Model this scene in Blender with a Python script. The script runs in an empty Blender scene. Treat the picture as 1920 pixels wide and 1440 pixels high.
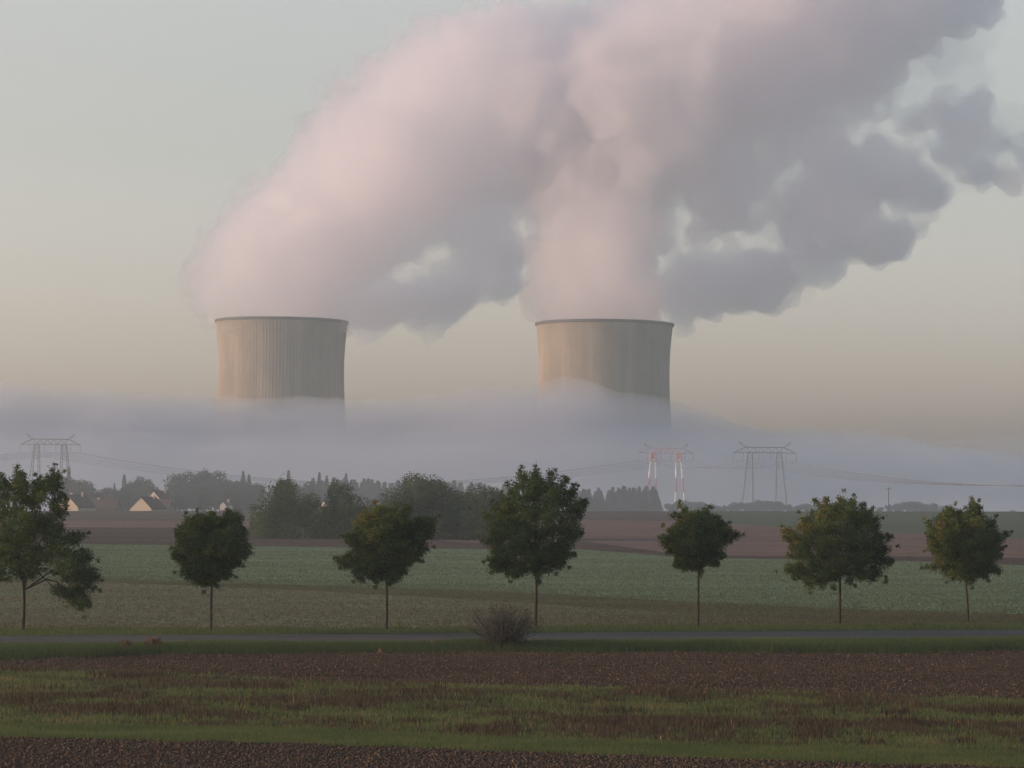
import bpy, math, random
import numpy as np
from mathutils import Vector, Matrix, noise

sc = bpy.context.scene
COL = sc.collection
R = math.radians

# ------------------------------------------------------------------ camera
FPX = 5000.0                    # focal length in pixels of a 1920 px wide frame
CAM = np.array([0.0, 0.0, 8.2])
PITCH = math.atan(220 / FPX)
ROLL = R(0.6)
fw = np.array([0, math.cos(PITCH), math.sin(PITCH)])
r0 = np.array([1.0, 0, 0])
u0 = np.cross(r0, fw)
rt = math.cos(ROLL) * r0 + math.sin(ROLL) * u0
up = -math.sin(ROLL) * r0 + math.cos(ROLL) * u0
cd = bpy.data.cameras.new('camera')
cam = bpy.data.objects.new('camera', cd)
COL.objects.link(cam)
cam.matrix_world = Matrix(((rt[0], up[0], -fw[0], CAM[0]), (rt[1], up[1], -fw[1], CAM[1]),
                           (rt[2], up[2], -fw[2], CAM[2]), (0, 0, 0, 1)))
cd.sensor_width = 36.0
cd.lens = 36.0 * FPX / 1920.0
cd.clip_start = 0.5
cd.clip_end = 20000
sc.camera = cam

# ------------------------------------------------------------------ sky and sun
SUN_EL, SUN_AZ = 6.5, -98.0      # azimuth clockwise from the view direction
w = bpy.data.worlds.new("World")
sc.world = w
w.use_nodes = True
nt = w.node_tree
bg = nt.nodes['Background']
sky = nt.nodes.new('ShaderNodeTexSky')
sky.sky_type = 'NISHITA'
sky.sun_disc = False
sky.sun_elevation = R(SUN_EL)
sky.sun_rotation = R(SUN_AZ)
sky.altitude = 100
sky.air_density = 1.0
sky.dust_density = 4.0
sky.ozone_density = 1.5
# hazy low sky is greyer and warmer, the open sky above stays blue
geo = nt.nodes.new('ShaderNodeNewGeometry'); sep = nt.nodes.new('ShaderNodeSeparateXYZ'); mr = nt.nodes.new('ShaderNodeMapRange')
tcs = nt.nodes.new('ShaderNodeTexCoord'); nt.links.new(tcs.outputs['Generated'], sep.inputs[0])
mr.inputs[1].default_value = 0.20; mr.inputs[2].default_value = 0.55; mr.clamp = True
nt.links.new(sep.outputs['Z'], mr.inputs[0])
hsv = nt.nodes.new('ShaderNodeHueSaturation'); hsv.inputs['Saturation'].default_value = 0.45
mul = nt.nodes.new('ShaderNodeVectorMath'); mul.operation = 'MULTIPLY'; mul.inputs[1].default_value = (1.61, 1.50, 1.43)
nt.links.new(sky.outputs[0], hsv.inputs['Color']); nt.links.new(hsv.outputs[0], mul.inputs[0])
mxs = nt.nodes.new('ShaderNodeMix'); mxs.data_type = 'RGBA'
nt.links.new(mr.outputs[0], mxs.inputs['Factor']); mr2 = nt.nodes.new('ShaderNodeMapRange'); mr2.inputs[1].default_value = 0.0; mr2.inputs[2].default_value = 0.13; mr2.clamp = True
nt.links.new(sep.outputs['Z'], mr2.inputs[0])
glow = nt.nodes.new('ShaderNodeMix'); glow.data_type = 'RGBA'; glow.inputs['A'].default_value = (1.53, 1.40, 1.50, 1); glow.inputs['B'].default_value = (1, 1, 1, 1)
nt.links.new(mr2.outputs[0], glow.inputs['Factor'])
mul2 = nt.nodes.new('ShaderNodeVectorMath'); mul2.operation = 'MULTIPLY'
nt.links.new(mul.outputs[0], mul2.inputs[0]); nt.links.new(glow.outputs['Result'], mul2.inputs[1])
nt.links.new(mul2.outputs[0], mxs.inputs['A']); hi = nt.nodes.new('ShaderNodeVectorMath'); hi.operation = 'MULTIPLY'; hi.inputs[1].default_value = (0.88, 0.99, 1.18)
nt.links.new(sky.outputs[0], hi.inputs[0]); nt.links.new(hi.outputs[0], mxs.inputs['B'])
nt.links.new(mxs.outputs['Result'], bg.inputs['Color'])
bg.inputs['Strength'].default_value = 0.135

sl = bpy.data.lights.new('sun', 'SUN')
sl.energy = 2.0
sl.angle = R(0.6)
sl.color = (1.0, 0.54, 0.31)
so = bpy.data.objects.new('sun', sl)
COL.objects.link(so)
sd = Vector((math.sin(R(SUN_AZ)) * math.cos(R(SUN_EL)), math.cos(R(SUN_AZ)) * math.cos(R(SUN_EL)), math.sin(R(SUN_EL))))
so.rotation_euler = sd.to_track_quat('Z', 'Y').to_euler()

vs = sc.view_settings
vs.view_transform = 'Standard'
vs.look = 'None'
vs.exposure = 1.0
vs.gamma = 1.0
sc.cycles.max_bounces = 18
sc.cycles.diffuse_bounces = 2
sc.cycles.glossy_bounces = 1
sc.cycles.transmission_bounces = 2
sc.cycles.volume_bounces = 14
sc.cycles.transparent_max_bounces = 8
sc.cycles.caustics_reflective = False
sc.cycles.caustics_refractive = False
sc.cycles.use_denoising = True

# ------------------------------------------------------------------ helpers
rng = np.random.default_rng(7)
random.seed(7)


def ray(px, py):
    d = fw * FPX + rt * (px - 960) - up * (py - 720)
    return d / d[1]


def P(px, py, D):
    return CAM + ray(px, py) * D


def yhor(px):
    return 940 + (px - 960) * math.tan(ROLL)


def smooth(t):
    t = np.clip(t, 0, 1)
    return t * t * (3 - 2 * t)


CREST = 950.0


def terrain(x, D):
    x = np.asarray(x, float); D = np.asarray(D, float)
    px = 960 + x / np.maximum(D, 60) * FPX
    drop = np.clip(958 - (940 + (px - 960) * math.tan(ROLL)), 8, 34)
    zc = 8.2 - drop * CREST / FPX
    t = np.clip((D - 250) / (CREST - 250), 0, 1)
    z = zc * t ** 1.6
    z = z - 2.4 * smooth((D - CREST) / 70) - 3 * smooth((D - 1150) / 700)
    z = z + 0.05 * np.sin(x * 0.07 + D * 0.11) * np.clip((D - 60) / 60, 0, 1) + 0.03 * np.sin(x * 0.23 - D * 0.31)
    return z


def hit(px, off):
    """depth at which the ray `off` pixels below the horizon meets the terrain"""
    r = ray(px, yhor(px) + off)
    Ds = np.linspace(60, CREST - 1, 900)
    z = CAM[2] + r[2] * Ds
    g = z - terrain(CAM[0] + r[0] * Ds, Ds)
    k = np.argmax(g < 0)
    if g[k] >= 0:
        return CREST - 1
    if k == 0:
        return 60.0
    a, b = g[k - 1], g[k]
    return Ds[k - 1] + (Ds[k] - Ds[k - 1]) * a / (a - b)


def tag(o, label=None, cat=None, group=None, kind=None):
    if label: o['label'] = label
    if cat: o['category'] = cat
    if group: o['group'] = group
    if kind: o['kind'] = kind
    return o


def link(name, me, parent=None, loc=None):
    o = bpy.data.objects.new(name, me)
    COL.objects.link(o)
    if parent: o.parent = parent
    if loc is not None: o.location = loc
    return o


def empty(name, loc=(0, 0, 0), rz=0.0):
    o = link(name, None, loc=loc)
    o.rotation_euler = (0, 0, rz)
    return o


def mesh(name, V, F, mat, parent=None, loc=None, shade=False, attr=None):
    me = bpy.data.meshes.new(name)
    V = np.asarray(V, dtype=np.float32).reshape(-1, 3)
    if isinstance(F, np.ndarray):
        n, k = F.shape
        me.vertices.add(len(V)); me.vertices.foreach_set('co', V.ravel())
        me.loops.add(n * k); me.loops.foreach_set('vertex_index', F.astype(np.int32).ravel())
        me.polygons.add(n)
        me.polygons.foreach_set('loop_start', np.arange(0, n * k, k, dtype=np.int32))
        me.update(calc_edges=True)
    else:
        me.from_pydata([tuple(v) for v in V], [], F)
    if attr is not None:
        at = me.attributes.new('tint', 'FLOAT', 'POINT')
        at.data.foreach_set('value', np.asarray(attr, dtype=np.float32))
    me.materials.append(mat)
    if shade:
        me.polygons.foreach_set('use_smooth', np.ones(len(me.polygons), dtype=bool))
    me.validate()
    return link(name, me, parent, loc)


class MB:
    """collects shapes of one part"""
    def __init__(s): s.V = []; s.F = []

    def add(s, V, F):
        b = len(s.V); s.V += [tuple(v) for v in V]; s.F += [tuple(i + b for i in f) for f in F]

    def box(s, c, d, rz=0):
        x, y, z = (k / 2 for k in d); ca, sa = math.cos(rz), math.sin(rz)
        V = []
        for a in (-x, x):
            for b in (-y, y):
                for e in (-z, z):
                    V.append((c[0] + a * ca - b * sa, c[1] + a * sa + b * ca, c[2] + e))
        s.add(V, [(0, 1, 3, 2), (4, 6, 7, 5), (0, 4, 5, 1), (2, 3, 7, 6), (0, 2, 6, 4), (1, 5, 7, 3)])

    def tube(s, pts, rad, n=6):
        pts = [Vector(p) for p in pts]
        if not hasattr(rad, '__len__'): rad = [rad] * len(pts)
        V = []; F = []
        for i, p in enumerate(pts):
            d = (pts[min(i + 1, len(pts) - 1)] - pts[max(i - 1, 0)]).normalized()
            a = d.cross(Vector((0.3, 1, 0.1)))
            if a.length < 1e-3: a = d.cross(Vector((1, 0, 0)))
            a.normalize(); b = d.cross(a)
            for k in range(n):
                t = 2 * math.pi * k / n
                V.append(p + (a * math.cos(t) + b * math.sin(t)) * rad[i])
        for i in range(len(pts) - 1):
            for k in range(n):
                F.append((i * n + k, i * n + (k + 1) % n, (i + 1) * n + (k + 1) % n, (i + 1) * n + k))
        F.append(tuple(range(n - 1, -1, -1))); F.append(tuple((len(pts) - 1) * n + k for k in range(n)))
        s.add(V, F)

    def build(s, name, mat, parent=None, loc=None, shade=False):
        return mesh(name, s.V, s.F, mat, parent, loc, shade)


# ------------------------------------------------------------------ materials
def newmat(name):
    m = bpy.data.materials.new(name); m.use_nodes = True
    return m, m.node_tree, m.node_tree.nodes, m.node_tree.links


def ramp(nd, stops):
    cr = nd.color_ramp
    while len(cr.elements) > 1: cr.elements.remove(cr.elements[-1])
    cr.elements[0].position = stops[0][0]; cr.elements[0].color = (*stops[0][1], 1)
    for p, c in stops[1:]:
        e = cr.elements.new(p); e.color = (*c, 1)


def noisy(name, stops, scale, stretch=(1, 1, 1), fine=None, fine_amt=0.35, bump=0.0, bump_scale=6.0, rough=0.95,
          big=None, detail=6, rot=0.0):
    """diffuse-ish surface: stretched noise -> ramp, fine speckle, bump"""
    m, t, N, L = newmat(name)
    b = N['Principled BSDF']; b.inputs['Roughness'].default_value = rough
    b.inputs['Specular IOR Level'].default_value = 0.0
    tc = N.new('ShaderNodeTexCoord'); mp = N.new('ShaderNodeMapping'); mp.inputs['Scale'].default_value = stretch
    mp.inputs['Rotation'].default_value = (0, 0, rot)
    L.new(tc.outputs['Object'], mp.inputs[0])
    n = N.new('ShaderNodeTexNoise'); n.inputs['Scale'].default_value = scale; n.inputs['Detail'].default_value = detail
    n.inputs['Roughness'].default_value = 0.65
    L.new(mp.outputs[0], n.inputs[0])
    r = N.new('ShaderNodeValToRGB'); ramp(r, stops); L.new(n.outputs['Fac'], r.inputs[0])
    out = r.outputs[0]
    for sc_, amt, co in ((fine, fine_amt, tc.outputs['Object']), (big, 0.5, mp.outputs[0])):
        if not sc_: continue
        n2 = N.new('ShaderNodeTexNoise'); n2.inputs['Scale'].default_value = sc_; n2.inputs['Detail'].default_value = 4
        n2.inputs['Roughness'].default_value = 0.7
        L.new(co, n2.inputs[0])
        mr = N.new('ShaderNodeMapRange'); mr.inputs[1].default_value = 0.3; mr.inputs[2].default_value = 0.7
        mr.inputs[3].default_value = 1 - amt; mr.inputs[4].default_value = 1 + amt
        L.new(n2.outputs['Fac'], mr.inputs[0])
        mx = N.new('ShaderNodeVectorMath'); mx.operation = 'SCALE'
        L.new(out, mx.inputs[0]); L.new(mr.outputs[0], mx.inputs['Scale']); out = mx.outputs[0]
    L.new(out, b.inputs['Base Color'])
    if bump:
        n3 = N.new('ShaderNodeTexNoise'); n3.inputs['Scale'].default_value = bump_scale; n3.inputs['Detail'].default_value = 5
        L.new(tc.outputs['Object'], n3.inputs[0])
        bp = N.new('ShaderNodeBump'); bp.inputs['Strength'].default_value = 1.0; bp.inputs['Distance'].default_value = bump
        L.new(n3.outputs['Fac'], bp.inputs['Height']); L.new(bp.outputs[0], b.inputs['Normal'])
    return m


def leafmat(name, stops, trans=0.25):
    """leaf surface whose colour follows each leaf's own tint value"""
    m, t, N, L = newmat(name)
    N.remove(N['Principled BSDF'])
    a = N.new('ShaderNodeAttribute'); a.attribute_name = 'tint'
    r = N.new('ShaderNodeValToRGB'); ramp(r, stops); L.new(a.outputs['Fac'], r.inputs[0])
    d = N.new('ShaderNodeBsdfDiffuse'); tr = N.new('ShaderNodeBsdfTranslucent'); mx = N.new('ShaderNodeMixShader')
    mx.inputs[0].default_value = trans
    L.new(r.outputs[0], d.inputs[0]); L.new(r.outputs[0], tr.inputs[0])
    L.new(d.outputs[0], mx.inputs[1]); L.new(tr.outputs[0], mx.inputs[2])
    L.new(mx.outputs[0], N['Material Output'].inputs['Surface'])
    return m


def plain(name, c, rough=0.8, var=0.2, scale=1.0, metal=0.0):
    m = noisy(name, [(0.3, tuple(k * (1 - var) for k in c)), (0.7, tuple(min(1, k * (1 + var)) for k in c))], scale, rough=rough)
    m.node_tree.nodes['Principled BSDF'].inputs['Metallic'].default_value = metal
    return m


def volmat(name, density, color=(1, 1, 1), aniso=0.0):
    m, t, N, L = newmat(name)
    N.remove(N['Principled BSDF'])
    v = N.new('ShaderNodeVolumePrincipled')
    v.inputs['Density'].default_value = density
    v.inputs['Color'].default_value = (*color, 1)
    v.inputs['Anisotropy'].default_value = aniso
    L.new(v.outputs[0], N['Material Output'].inputs['Volume'])
    return m


# ------------------------------------------------------------------ ground
PXS = np.concatenate([np.linspace(-1800, -150, 12), np.linspace(-90, 2010, 71), np.linspace(2070, 3800, 12)])


def line(pts):
    """pts: (px, py) in the photograph -> terrain depth at every column of PXS"""
    xs = [p[0] for p in pts]; off = [p[1] - yhor(p[0]) for p in pts]
    return np.array([hit(px, float(np.interp(px, xs, off))) for px in PXS])


def strip(name, far, near, rows, mat, lift=0.0, span=None):
    PX_, far, near = (PXS, far, near) if span is None else (PXS[span], far[span], near[span])
    V = []; F = []
    n = len(PX_)
    for j in range(rows + 1):
        D = near * (far / near) ** (j / rows)
        for i, px in enumerate(PX_):
            r = ray(px, 0); x = r[0] * D[i]
            V.append((x, D[i], float(terrain(x, D[i])) + lift))
    idx = np.arange((rows + 1) * n).reshape(rows + 1, n)
    F = np.stack([idx[:-1, :-1], idx[:-1, 1:], idx[1:, 1:], idx[1:, :-1]], -1).reshape(-1, 4)
    o = mesh(name, V, F, mat, shade=True)
    tag(o, kind='structure')
    return o


def wob(pts, amp, k):
    """a hand-drawn wobble on a boundary"""
    out = []
    for x in range(-60, 1981, 30):
        y = np.interp(x, [p[0] for p in pts], [p[1] for p in pts])
        out.append((x, y + amp * noise.noise(Vector((x * 0.013, k * 7.3, 0))) * 2))
    return out


l_stripe_near = line(wob([(0, 1378), (640, 1394), (1280, 1417), (1920, 1436)], 1.5, 1))
l_stripe_far = line(wob([(0, 1357), (640, 1372), (1280, 1397), (1920, 1414)], 2.0, 2))
l_weeds_far = line(wob([(0, 1250), (320, 1262), (640, 1278), (1280, 1292), (1920, 1312)], 4, 3))
l_soil_far = line(wob([(0, 1237), (300, 1226), (640, 1221), (960, 1220), (1280, 1222), (1600, 1222), (1920, 1217)], 2, 4))
l_road_near = line([(0, 1208), (640, 1205), (1280, 1200), (1920, 1196)])
l_road_far = line([(0, 1193), (640, 1189), (1280, 1185), (1920, 1181)])
l_verge_far = line(wob([(0, 1176), (640, 1180), (1280, 1172), (1920, 1170)], 2, 5))
l_line_low = line([(0, 1092), (200, 1091), (640, 1110), (960, 1128), (1280, 1150), (1600, 1163), (1920, 1167)])
l_line_high = line([(0, 1082), (200, 1084), (640, 1099), (960, 1109), (1280, 1127), (1600, 1142), (1920, 1152)])
l_green_far = line([(0, 1018), (480, 1024), (930, 1030), (1100, 1030), (1300, 1046), (1700, 1052), (1920, 1060)])
l_brown_far = line([(0, 988), (480, 990), (930, 1020), (1100, 1014), (1300, 1042), (1700, 1043), (1920, 1046)])
l_pale_far = line([(0, 976), (480, 978), (930, 980), (1100, 975), (1300, 978), (1500, 990), (1920, 1010)])
l_crest = np.full(len(PXS), CREST + 30.0)
l_front = np.full(len(PXS), 62.0)

SOIL = [(0.25, (0.039, 0.026, 0.020)), (0.5, (0.072, 0.049, 0.038)), (0.75, (0.115, 0.082, 0.061))]
m_soil = noisy('ploughed_soil', SOIL, 1.2, (0.5, 1, 1), fine=9, fine_amt=0.55, bump=0.10, bump_scale=5)
m_soil_red = noisy('red_soil', [(0.25, (0.040, 0.030, 0.021)), (0.5, (0.076, 0.050, 0.037)), (0.75, (0.115, 0.080, 0.056))],
                   0.6, (0.3, 1, 1), fine=5, fine_amt=0.5, bump=0.12, bump_scale=4)
m_grass = noisy('grass_ground', [(0.3, (0.042, 0.057, 0.024)), (0.7, (0.093, 0.111, 0.044))], 0.5, (0.3, 1, 1), fine=6, bump=0.05)
m_weeds = noisy('weedy_ground', [(0.32, (0.060, 0.043, 0.031)), (0.47, (0.080, 0.074, 0.043)), (0.60, (0.103, 0.136, 0.057))],
                0.16, (0.35, 1.5, 1), fine=5, fine_amt=0.5, bump=0.08, detail=8)
m_road = noisy('asphalt', [(0.3, (0.090, 0.084, 0.072)), (0.7, (0.129, 0.121, 0.104))], 0.4, (0.2, 1, 1), fine=12, fine_amt=0.2, rough=0.8)
m_stubble = noisy('stubble_field', [(0.3, (0.122, 0.112, 0.072)), (0.5, (0.156, 0.149, 0.091)), (0.7, (0.147, 0.188, 0.099))],
                  0.05, (0.3, 1.2, 1), fine=1.1, fine_amt=0.6, bump=0.08, bump_scale=2)
m_track = noisy('rough_strip', [(0.35, (0.060, 0.066, 0.036)), (0.6, (0.105, 0.105, 0.054))], 0.08, (0.2, 1.5, 1), fine=2, bump=0.05)
m_green = noisy('green_field', [(0.3, (0.116, 0.144, 0.081)), (0.7, (0.164, 0.206, 0.117))], 0.03, (0.25, 1.5, 1), fine=0.9, fine_amt=0.4, bump=0.05, bump_scale=2)
m_brown = noisy('bare_field', [(0.3, (0.069, 0.051, 0.042)), (0.7, (0.109, 0.081, 0.066))], 0.03, (0.3, 2, 1), fine=0.8, fine_amt=0.35)
m_pale = noisy('pale_field', [(0.3, (0.132, 0.088, 0.070)), (0.7, (0.193, 0.132, 0.105))], 0.02, (0.3, 2.5, 1), fine=0.6, fine_amt=0.3)
m_far = noisy('far_green_field', [(0.3, (0.080, 0.096, 0.066)), (0.7, (0.110, 0.130, 0.088))], 0.02, (0.3, 2, 1), fine=0.5, fine_amt=0.2)

strip('field_near', l_stripe_near, l_front, 14, m_soil)
strip('grass_stripe', l_stripe_far, l_stripe_near, 6, m_grass)
strip('field_weedy', l_weeds_far, l_stripe_far, 16, m_weeds)
strip('field_soil', l_soil_far, l_weeds_far, 14, m_soil_red)
strip('grass_verge', l_road_near, l_soil_far, 6, m_grass)
strip('road', l_road_far, l_road_near, 4, m_road, lift=0.02)
strip('verge_far', l_verge_far, l_road_far, 4, m_grass)
strip('field_stubble', l_line_low, l_verge_far, 16, m_stubble)
strip('field_path', l_line_high, l_line_low, 4, m_track)
strip('field_green', l_green_far, l_line_high, 18, m_green)
strip('field_brown', l_brown_far, l_green_far, 10, m_brown)
strip('field_pale', l_pale_far, l_brown_far, 10, m_pale)
ksp = int(np.argmin(np.abs(PXS - 1335)))
m_fallow = noisy('fallow_field', [(0.3, (0.085, 0.070, 0.060)), (0.7, (0.125, 0.108, 0.090))], 0.02, (0.3, 2, 1), fine=0.5, fine_amt=0.25)
strip('field_far', l_crest, l_pale_far, 12, m_far, span=slice(ksp, None))
strip('field_fallow', l_crest, l_pale_far, 12, m_fallow, span=slice(0, ksp + 1))

# base ground, reaching behind the camera and to the far side of the valley
xs = np.linspace(-1480, 1480, 61); ys = np.concatenate([np.linspace(-90, 60, 5), np.linspace(64, 990, 40), np.linspace(1010, 2560, 60)])
X, Y = np.meshgrid(xs, ys)
Z = terrain(X, Y) - 0.25 * (Y < 985) - 0.3 * (Y < 60)
idx = np.arange(X.size).reshape(X.shape)
mesh('ground', np.stack([X, Y, Z], -1).reshape(-1, 3),
     np.stack([idx[:-1, :-1], idx[:-1, 1:], idx[1:, 1:], idx[1:, :-1]], -1).reshape(-1, 4), m_far, shade=True)['kind'] = 'structure'


def gz(x, y): return float(terrain(x, y))


def depth_at(L, x, y):
    """depth of boundary L on the sight column of point (x, y)"""
    px = 960 + x / y * FPX
    return np.interp(px, PXS, L)


# ------------------------------------------------------------------ grass, weeds, clods (stuff)
def blades(name, spots, hmin, hmax, wid, tint, mat, lean=0.35, label=None, cat='grass'):
    n = len(spots); s = np.asarray(spots)
    h = rng.uniform(hmin, hmax, n) if not hasattr(hmin, '__len__') else hmin
    a = rng.uniform(0, 2 * np.pi, n); ln = rng.uniform(0, lean, n) * h
    dx, dy = np.cos(a), np.sin(a); b = rng.uniform(0, 2 * np.pi, n)
    z = terrain(s[:, 0], s[:, 1]) - 0.03
    wx, wy = -np.sin(b) * wid, np.cos(b) * wid * 0.5
    p0 = np.stack([s[:, 0] - wx, s[:, 1] - wy, z], -1); p1 = np.stack([s[:, 0] + wx, s[:, 1] + wy, z], -1)
    m0 = np.stack([s[:, 0] - wx * .7 + dx * ln * .4, s[:, 1] + dy * ln * .4, z + h * .6], -1)
    m1 = np.stack([s[:, 0] + wx * .7 + dx * ln * .4, s[:, 1] + dy * ln * .4, z + h * .6], -1)
    t = np.stack([s[:, 0] + dx * ln, s[:, 1] + dy * ln, z + h], -1)
    V = np.stack([p0, p1, m1, m0, t], 1).reshape(-1, 3)
    k = np.arange(n)[:, None] * 5
    F = np.concatenate([k + np.array([[0, 1, 2]]), k + np.array([[0, 2, 3]]), k + np.array([[3, 2, 4]])], 0)
    o = mesh(name, V, F, mat, attr=np.repeat(np.clip(tint, 0, 1), 5))
    tag(o, label, cat, kind='stuff')
    return o


def scatter(Lnear, Lfar, n, pxr=(-120, 2040), bias=1.0):
    px = rng.uniform(*pxr, n); t = rng.uniform(0, 1, n) ** bias
    a = np.interp(px, PXS, Lnear); b = np.interp(px, PXS, Lfar)
    D = a + (b - a) * t
    x = (px - 960) / FPX * D
    return np.stack([x, D], -1)


def fbm(x, y, s, seed=0.0):
    return np.array([noise.fractal(Vector((a * s, b * s * 1.7, seed)), 0.6, 2.0, 4) for a, b in zip(x, y)])


m_blade = leafmat('grass_blade', [(0, (0.057, 0.081, 0.036)), (0.5, (0.121, 0.153, 0.058)), (0.8, (0.202, 0.197, 0.079)), (1, (0.302, 0.187, 0.108))], 0.2)
m_dry = leafmat('dry_weed', [(0, (0.037, 0.031, 0.023)), (0.45, (0.101, 0.074, 0.051)), (0.8, (0.155, 0.117, 0.074)), (1, (0.366, 0.210, 0.105))], 0.1)

s = scatter(l_stripe_near - 0.8, l_stripe_far + 0.5, 52000)
nz = fbm(s[:, 0], s[:, 1], 0.25)
blades('grass', s, 0.06, 0.20, 0.022, 0.50 + 0.22 * nz + rng.normal(0, .1, len(s)), m_blade,
       label='bright green grass stripe along the near ploughed soil')
s = scatter(l_soil_far - 0.7, l_road_near, 60000, bias=0.9)
nz = fbm(s[:, 0], s[:, 1], 0.10, 3)
tt = (s[:, 1] - depth_at(l_soil_far, s[:, 0], s[:, 1])) / (depth_at(l_road_near, s[:, 0], s[:, 1]) - depth_at(l_soil_far, s[:, 0], s[:, 1]))
hh = 0.10 + 0.62 * np.clip(nz + 0.2, 0, 1) * (1 - np.clip(tt, 0, 1)) + rng.uniform(0, .12, len(s))
blades('grass', s, hh, 0, 0.032, 0.02 + 0.38 * np.clip(tt, 0, 1) + 0.2 * nz + rng.normal(0, .08, len(s)), m_blade,  # tint darkens towards the near edge: shadow there put into the blade colour
       label='dark green rank grass between the brown soil and the road')
s = scatter(l_road_far, l_verge_far, 26000, bias=1.3)
blades('grass', s, 0.08, 0.28, 0.03, 0.45 + rng.normal(0, .13, len(s)), m_blade,
       label='short yellowish grass at the feet of the young trees')
s = scatter(l_stripe_far, l_weeds_far, 90000)
nz = fbm(s[:, 0], s[:, 1], 0.11, 9)
nf = fbm(s[:, 0], s[:, 1], 0.6, 21)
nz = nz + 0.45 * nf
pk = 1 / (1 + np.exp(-9 * (nz + 0.02)))
sel = rng.random(len(s)) < 0.08 + 0.8 * pk
g = s[sel]
blades('grass', g, 0.06, 0.24, 0.028, 0.46 + 0.3 * nz[sel] + rng.normal(0, .14, len(g)), m_blade,
       label='patchy green regrowth in the weedy field strip')
sel = rng.random(len(s)) < 0.85 - 0.6 * pk
d = s[sel]
nd = nz[sel]
blades('weeds', d, 0.04 + rng.uniform(0, .11, len(d)) + 0.28 * np.clip(-nd, 0, 1), 0, 0.026, 0.45 + rng.normal(0, .2, len(d)), m_dry,
       label='dry reddish brown weeds between the green patches', cat='weeds')


# taller weed clumps and the short stubble and seedlings of the fields behind
def clumps(n, per, spread, seed):
    c = scatter(l_stripe_far + 1, l_weeds_far - 3, n); rg = np.random.default_rng(seed)
    return np.concatenate([q + rg.normal(size=(per, 2)) * np.array([spread * 1.6, spread]) * rg.uniform(.4, 1.3) for q in c])


q = clumps(95, 130, .42, 4)
blades('weeds', q, 0.12, 0.42, 0.024, 0.32 + rng.normal(0, .2, len(q)), m_dry, label='dark clumps of taller dead weeds dotted over the weedy strip', cat='weeds')
q = clumps(70, 90, .40, 5)
blades('grass', q, 0.10, 0.34, 0.028, 0.40 + rng.normal(0, .2, len(q)), m_blade, label='ragged green tufts standing out of the weedy strip')
c = scatter(l_soil_far - 1.2, l_soil_far + 2.2, 75)
q = np.concatenate([k_ + rng.normal(size=(150, 2)) * np.array([1.1, .35]) * rng.uniform(.4, 1.4) for k_ in c])
blades('grass', q, 0.14, 0.50, 0.034, 0.06 + rng.normal(0, .1, len(q)), m_blade, label='dark ragged tussocks on the lower edge of the road verge')
s = scatter(l_verge_far, l_line_high, 70000, bias=1.2)
blades('stubble', s, 0.05, 0.15, 0.05, 0.50 + rng.normal(0, .18, len(s)), leafmat('stubble_stalk', [(0, (0.046, 0.042, 0.026)), (0.5, (0.118, 0.110, 0.070)), (1, (0.165, 0.185, 0.105))], 0.1),
       label='pale cut stubble and seedlings over the field behind the tree row', cat='stubble')
s = scatter(l_line_high, l_green_far, 60000, bias=1.3)
blades('crop', s, 0.06, 0.17, 0.08, 0.5 + rng.normal(0, .16, len(s)), leafmat('young_crop', [(0, (0.066, 0.080, 0.050)), (0.5, (0.105, 0.132, 0.082)), (1, (0.135, 0.165, 0.095))], 0.1),
       label='young grey green crop of the field in front of the thicket', cat='crop')


def clods(name, spots, smin, smax, tint, mat, label):
    n = len(spots); s = np.asarray(spots); z = terrain(s[:, 0], s[:, 1])
    r = rng.uniform(smin, smax, n) * rng.uniform(0.5, 1, n)
    base = np.array([(1, 0, 0), (0, 1, 0), (-1, 0, 0), (0, -1, 0), (0, 0, 1), (0, 0, -.6)], float)
    V = base[None] * r[:, None, None] * rng.uniform(0.55, 1.35, (n, 6, 1)) * np.array([1, 1, .75])
    V = V + np.stack([s[:, 0], s[:, 1], z + r * .25], -1)[:, None]
    T = np.array([(0, 1, 4), (1, 2, 4), (2, 3, 4), (3, 0, 4), (1, 0, 5), (2, 1, 5), (3, 2, 5), (0, 3, 5)])
    F = (np.arange(n)[:, None, None] * 6 + T[None]).reshape(-1, 3)
    o = mesh(name, V.reshape(-1, 3), F, mat, attr=np.repeat(np.clip(tint, 0, 1), 6))
    tag(o, label, 'soil clods', kind='stuff')


m_clod = leafmat('clod', [(0, (0.029, 0.026, 0.021)), (0.5, (0.072, 0.055, 0.041)), (0.85, (0.128, 0.095, 0.066)), (0.95, (0.208, 0.136, 0.073)), (1, (0.255, 0.153, 0.082))], 0.0)
s = scatter(l_front + 12, l_stripe_near - 0.5, 36000)
clods('clods', s, 0.025, 0.08, 0.50 + rng.normal(0, .15, len(s)), m_clod, 'lumpy dark brown clods in the nearest ploughed strip')
s = scatter(l_weeds_far - 2, l_soil_far - 0.3, 48000)
clods('clods', s, 0.03, 0.085, 0.47 + rng.normal(0, .18, len(s)), m_clod, 'reddish clods and stalks of the ploughed strip below the road')

# ------------------------------------------------------------------ cooling towers
TD = 1900.0
K = TD / FPX
m_conc = noisy('weathered_concrete', [(0.3, (0.165, 0.145, 0.118)), (0.7, (0.255, 0.228, 0.187))], 0.12, (1, 1, 0.05), fine=0.05, fine_amt=0.14, rough=0.9)
m_rim = plain('dark_concrete', (0.09, 0.09, 0.09), 0.9)


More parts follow.
